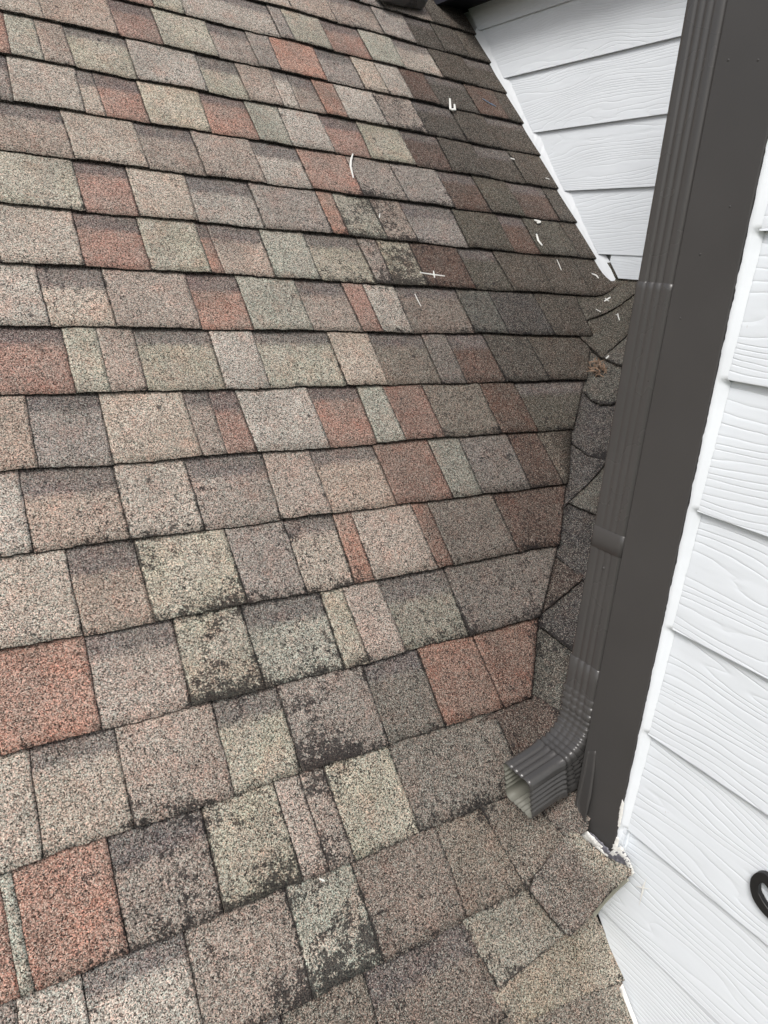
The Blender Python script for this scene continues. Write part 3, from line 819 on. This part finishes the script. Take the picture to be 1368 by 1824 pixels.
# elbow: straight collar, crimped bend of 75 degrees, straight outlet
TURN = R(75.4); RB = 0.100
bm = bmesh.new(); fr = [(PCX, -.5985, 0, 1, .0010, .8), (PCX, -.600, 0, 1, .0028, .7), (PCX, -.63, 0, 1, .0028, .7), (PCX, -.655, 0, 1, .0028, .7)]
NCR = 7
acx, acz = PCX - RB, -.698
for c_ in range(3):
    z0_ = -.655 - .0143 * c_
    fr += [(PCX, z0_ - .001, 0, 1, .0028, .6), (PCX, z0_ - .003, 0, 1, .0050, .5), (PCX, z0_ - .0125, 0, 1, .0020, .8)]
for c_ in range(NCR):
    for t, gr in ((.02, .0016), (.10, .0034), (.5, .0022), (.97, .0008)):
        a = TURN * (c_ + t) / NCR
        fr.append((acx + RB * math.cos(a), acz - RB * math.sin(a), a, 1, gr, .35))
ex, ez = acx + RB * math.cos(TURN), acz - RB * math.sin(TURN)
dx, dz = -math.sin(TURN), -math.cos(TURN)
LEN = ((ex - .778) ** 2 + (ez + .812) ** 2) ** .5 + .007
for t, gr in ((.0, .004), (.04, .0035), (.1, .0018), (.3, .001), (.5, .001), (.7, .001), (.9, .001), (1.0, .001)):
    fr.append((ex + dx * LEN * t, ez + dz * LEN * t, TURN, 1, gr, 1.0))
lps = sweep(bm, fr)
# inside skin and rim
mouth = lps[-1]; n = len(mouth)
prev = mouth; inner = []
mc = sum((v.co for v in mouth), Vector()) / n
for t in (0.0, .25, .5, .75, 1.0, 1.3):
    lp = []
    for v in mouth:
        rel = v.co - mc
        lp.append(bm.verts.new(mc + rel * .975 - Vector((dx, 0, dz)) * (LEN * t)))
    for i in range(n):
        f = bm.faces.new((prev[i], prev[(i + 1) % n], lp[(i + 1) % n], lp[i])); f.material_index = 1 if prev is not mouth else 0
    prev = lp
f = bm.faces.new(prev); f.material_index = 1
bmesh.ops.recalc_face_normals(bm, faces=bm.faces)
obj('elbow', bm, [M_PIPE, M_PIPEIN], down, smooth=True, label='glossy crimped elbow with an open rectangular mouth')
for (z_, y_) in ((-.428, .702),):
    bm = bmesh.new(); bmesh.ops.create_uvsphere(bm, u_segments=10, v_segments=6, radius=.0022)
    for v in bm.verts: v.co.x *= .6; v.co += Vector((PX0 - .0012, y_, z_))
    obj('rivet', bm, M_PIPE, down, smooth=True)

# ------------------------------------------------------------------ eave over the far wall; unseen near eave added to shade the roof
eave = thing('eave', 'black soffit corner at the very top above the far siding', 'eave', (1.6, 1.8, .9))
bm = bmesh.new(); box(bm, 1.68, XW1 + .12, 0.70, 3.4, .855, .88); obj('soffit', bm, M_DARK, eave)
bm = bmesh.new(); box(bm, 1.66, 1.679, 0.70, 3.4, .845, .96); obj('fascia', bm, M_DARK, eave)
shade_eave = thing('eave', 'unseen dark eave added above the near wall to shade the roof', 'eave', (.7, 0, 1.35))
bm = bmesh.new(); box(bm, .70, 1.9, -2.2, 0.80, 1.32, 1.40); obj('soffit', bm, M_DARK, shade_eave)

# outlet of another downspout, only its rounded tip hangs into the picture
up = thing('downspout_outlet', 'rounded dark grey pipe end hanging in at the top edge above the shingles', 'downspout', sx(2.33, 1.40, .05))
bm = bmesh.new()
c0 = sx(2.245, 1.43, .045)
loops = []
ax = Vector((-1, -.25, -.1)).normalized(); s_ = ax.cross(NA).normalized(); u_ = s_.cross(ax).normalized()
for i, (t, rr) in enumerate(((-.13, .036), (-.06, .037), (-.058, .040), (-.02, .039), (.03, .038), (.055, .038), (.057, .035), (.0, .034), (-.1, .034))):
    lp = []
    for q in range(28):
        a = q / 28 * 2 * math.pi
        cc, ss = math.cos(a), math.sin(a)
        e = .62
        lp.append(bm.verts.new(c0 + ax * t + s_ * rr * 1.15 * math.copysign(abs(cc) ** e, cc) + u_ * rr * .8 * math.copysign(abs(ss) ** e, ss)))
    loops.append(lp)
for a, b_ in zip(loops, loops[1:]):
    for q in range(28): bm.faces.new((a[q], a[(q + 1) % 28], b_[(q + 1) % 28], b_[q]))
obj('pipe_end', bm, M_PIPE, up, smooth=True)

# ------------------------------------------------------------------ step flashing between roof and far wall
gsf = 'step flashing pieces along the far wall'
for i, k in enumerate(range(-2, 6)):
    sA, sB = S0 - k * EXPO + .002, S0 - (k - 1) * EXPO + .004
    bm = bmesh.new()
    v_ = []
    nn = 10
    for q in range(nn + 1):
        s = sA + (sB - sA) * q / nn
        b_ = sx(s, XW1 - .0125, .003 - .001 * q / nn); w_ = b_ + Vector((0, 0, .016 + .005 * noise.noise(Vector((s * 50, 0, 0))))); w_.x = XW1 - .0100
        c_ = w_ + Vector((0.012, 0, .030))
        v_.append((bm.verts.new(b_ + Vector((-.002, 0, 0))), bm.verts.new(w_), bm.verts.new(c_)))
    for a, b_ in zip(v_, v_[1:]):
        bm.faces.new((a[0], b_[0], b_[1], a[1])); bm.faces.new((a[1], b_[1], b_[2], a[2]))
    o = obj('step_flashing', bm, M_FLASH, None, origin=sx(sA, XW1 - .01))
    tag(o, ('white flashing sliver at the far siding, ' +
        ['topmost, in shadow under the black soffit', 'second down from the black soffit', 'third down from the black soffit', 'beside the blue-grey scrap',
         'one course below the blue-grey scrap', 'beside the cream flake',
         'beside the thick white stick', 'lowest, at the head of the valley'][i]), 'flashing', gsf)

# ------------------------------------------------------------------ black curved piece on the near wall
bm = bmesh.new()
X_ = XW2 - .002
outer = [(1335, 1577), (1337, 1564), (1346, 1555), (1358, 1555), (1370, 1563), (1382, 1577), (1392, 1596), (1399, 1618), (1401, 1638), (1396, 1652), (1384, 1650), (1368, 1637), (1354, 1622), (1343, 1606), (1337, 1591)]
inner = [(1350, 1583), (1351, 1577), (1356, 1573), (1361, 1575), (1367, 1583), (1374, 1595), (1380, 1608), (1384, 1620), (1385, 1629), (1382, 1633), (1376, 1628), (1368, 1619), (1360, 1608), (1355, 1599), (1351, 1591)]
def crom(p, n=4):
    out = []
    for i in range(len(p)):
        a, b_, c_, d_ = p[i - 1], p[i], p[(i + 1) % len(p)], p[(i + 2) % len(p)]
        for q in range(n):
            t = q / n
            out.append(tuple(.5 * (2 * b_[m] + (c_[m] - a[m]) * t + (2 * a[m] - 5 * b_[m] + 4 * c_[m] - d_[m]) * t * t + (-a[m] + 3 * b_[m] - 3 * c_[m] + d_[m]) * t ** 3) for m in (0, 1)))
    return out
rows = []
for po, pi in zip(crom(outer), crom(inner)):
    a, b_ = onX(*po, X_), onX(*pi, X_); back = Vector((.008, 0, 0)); mv = (b_ - a).normalized() * .0008
    rows.append([bm.verts.new(q) for q in (a + back, a + back * .1, a + mv, b_ - mv, b_ + back * .1, b_ + back)])
NN = len(rows)
for i in range(NN):
    a, b_ = rows[i], rows[(i + 1) % NN]
    for q in range(6): bm.faces.new((a[q], b_[q], b_[(q + 1) % 6], a[(q + 1) % 6]))
cy_, cz_ = onX(1368, 1600, X_).yz
bmesh.ops.recalc_face_normals(bm, faces=bm.faces)
o = obj('wall_numeral', bm, M_NUM, None, origin=(X_, cy_, cz_))
tag(o, 'black oval ring-shaped metal piece on the near siding, cut by the right edge', 'wall numeral')

# ------------------------------------------------------------------ debris lying on the roof
def stick(pts, wid, name, label, mat=M_SCRAP, lift=.010, H=H15, group='white scraps scattered on the shingles', cat='scrap', extra=()):
    bm = bmesh.new()
    for pl in (pts,) + tuple(extra):
        P_ = [onH(x, y, H) + Vector((-.3, -.6, .75)) * lift for x, y in pl]
        Q = []
        for a, b_ in zip(P_, P_[1:]):
            for t in (0, .25, .5, .75): Q.append(a.lerp(b_, t))
        Q.append(P_[-1])
        rings = []
        for i, p in enumerate(Q):
            d = (Q[min(i + 1, len(Q) - 1)] - Q[max(i - 1, 0)]).normalized()
            s_ = d.cross(NA).normalized(); u_ = s_.cross(d)
            ww = wid * (.55 + .45 * math.sin(math.pi * (i + .6) / (len(Q) + .2))) * (1 + .25 * noise.noise(p * 300))
            rings.append([bm.verts.new(p + s_ * ww * a + u_ * wid * .45 * b_) for a, b_ in ((-1, -.5), (1, -.5), (.8, .6), (-.8, .6))])
        for a, b_ in zip(rings, rings[1:]):
            for q in range(4): bm.faces.new((a[q], a[(q + 1) % 4], b_[(q + 1) % 4], b_[q]))
        bm.faces.new(rings[0][::-1]); bm.faces.new(rings[-1])
    c_ = onH(*pts[0], H)
    return tag(obj(name, bm, mat, None, origin=c_), label, cat, group)
stick([(628, 280), (625, 290), (624, 302), (629, 323)], .0028, 'scrap', 'longest white scrap, a bowed sliver on red and grey shingles')
stick([(800, 183), (801, 202), (809, 202), (808, 193)], .0042, 'scrap', 'white hook-shaped scrap like a letter J near the top of the roof', lift=.013)
stick([(858, 181), (868, 187), (877, 193)], .0022, 'scrap', 'blue-grey plastic scrap with a thin tail near the far wall', mat=M_BLUE, extra=([(873, 189), (882, 195)],))
stick([(747, 491), (768, 494), (791, 497)], .0020, 'scrap', 'white cross-shaped scrap on the dark red tab at centre right', extra=([(771, 488), (773, 500)],))
stick([(738, 529), (743, 540), (749, 551)], .0012, 'scrap', 'thin pale straw below the white cross-shaped scrap')
stick([(950, 397), (961, 400), (955, 402)], .0040, 'scrap', 'cream flake lying above the white stick beside the far wall')
stick([(954, 422), (957, 433), (964, 442)], .0036, 'scrap', 'thick short white stick just under the cream flake')
stick([(990, 467), (994, 476), (998, 486)], .0014, 'scrap', 'thin pale needle on the last tab of the course below the white stick')
stick([(1052, 492), (1060, 495), (1064, 500)], .0030, 'scrap', 'small white chip on the curved shingle at the head of the valley')
stick([(1074, 541), (1080, 537), (1085, 534)], .0024, 'scrap', 'grey-white forked chip on the olive valley shingle', extra=([(1076, 536), (1082, 541)],))
stick([(1059, 555), (1068, 560)], .0014, 'scrap', 'fine pale sliver just above the curved olive shingle edge')
stick([(1098, 563), (1099, 569), (1101, 575)], .0022, 'scrap', 'white y-shaped chip on the second olive valley shingle', extra=([(1095, 565), (1099, 566)],))
stick([(1077, 643), (1082, 638)], .0022, 'scrap', 'tiny white chip at the valley edge just above the dry leaf bits')
stick([(908, 287), (915, 289)], .0024, 'scrap', 'tiny white chip between the J-shaped scrap and the cream flake')
stick([(676, 386), (675, 394)], .0016, 'scrap', 'tiny pale chip on the mottled green tab with black blotches')
stick([(970, 322), (977, 324)], .0016, 'scrap', 'tiny pale chip close to the far wall beside the fifth siding lap')
stick([(568, 1566), (577, 1570)], .0014, 'scrap', 'small pale chip on the lower roof below the narrow mauve tab', lift=.016)

# chewed dry leaf bits caught at the head of the valley
bm = bmesh.new(); rnd = random.Random(5)
for i in range(64):
    x, y = rnd.gauss(1063, 7.5), rnd.gauss(659, 7.5)
    if y > 668 : x = 1064 + rnd.uniform(-3, 4)
    p = onH(x, y, H15) + Vector((-.3, -.6, .75)) * (.005 + rnd.uniform(0, .012))
    d = Vector((rnd.gauss(0, 1), rnd.gauss(0, 1), rnd.gauss(0, .8))).normalized(); s_ = d.cross(Vector((rnd.gauss(0, 1), rnd.gauss(0, 1), 1))).normalized()
    ln, ww = rnd.uniform(.008, .020), rnd.uniform(.0010, .0026); u_ = d.cross(s_)
    r_ = []
    for q in range(5):
        t = q / 4 - .5
        c_ = p + d * ln * t * 1.4 + u_ * ln * .6 * (t * t)
        wq = ww * (1 - abs(t) * 1.1)
        r_.append((bm.verts.new(c_ - s_ * wq + u_ * wq * .5), bm.verts.new(c_), bm.verts.new(c_ + s_ * wq + u_ * wq * .5)))
    for a, b_ in zip(r_, r_[1:]):
        for q in range(2): bm.faces.new((a[q], b_[q], b_[q + 1], a[q + 1]))
o = obj('leaf_litter', bm, M_LEAF, None, origin=onH(1063, 660, H15))
tag(o, 'small clump of brown dry leaf bits caught at the head of the valley', 'leaf litter')
o['kind'] = 'stuff'

# ------------------------------------------------------------------ ground far below the eaves
bm = bmesh.new()
v_ = [bm.verts.new(p) for p in ((-150, -150, -5), (150, -150, -5), (150, 150, -5), (-150, 150, -5))]; bm.faces.new(v_)
o = obj('ground', bm, M_GRND); o['kind'] = 'structure'
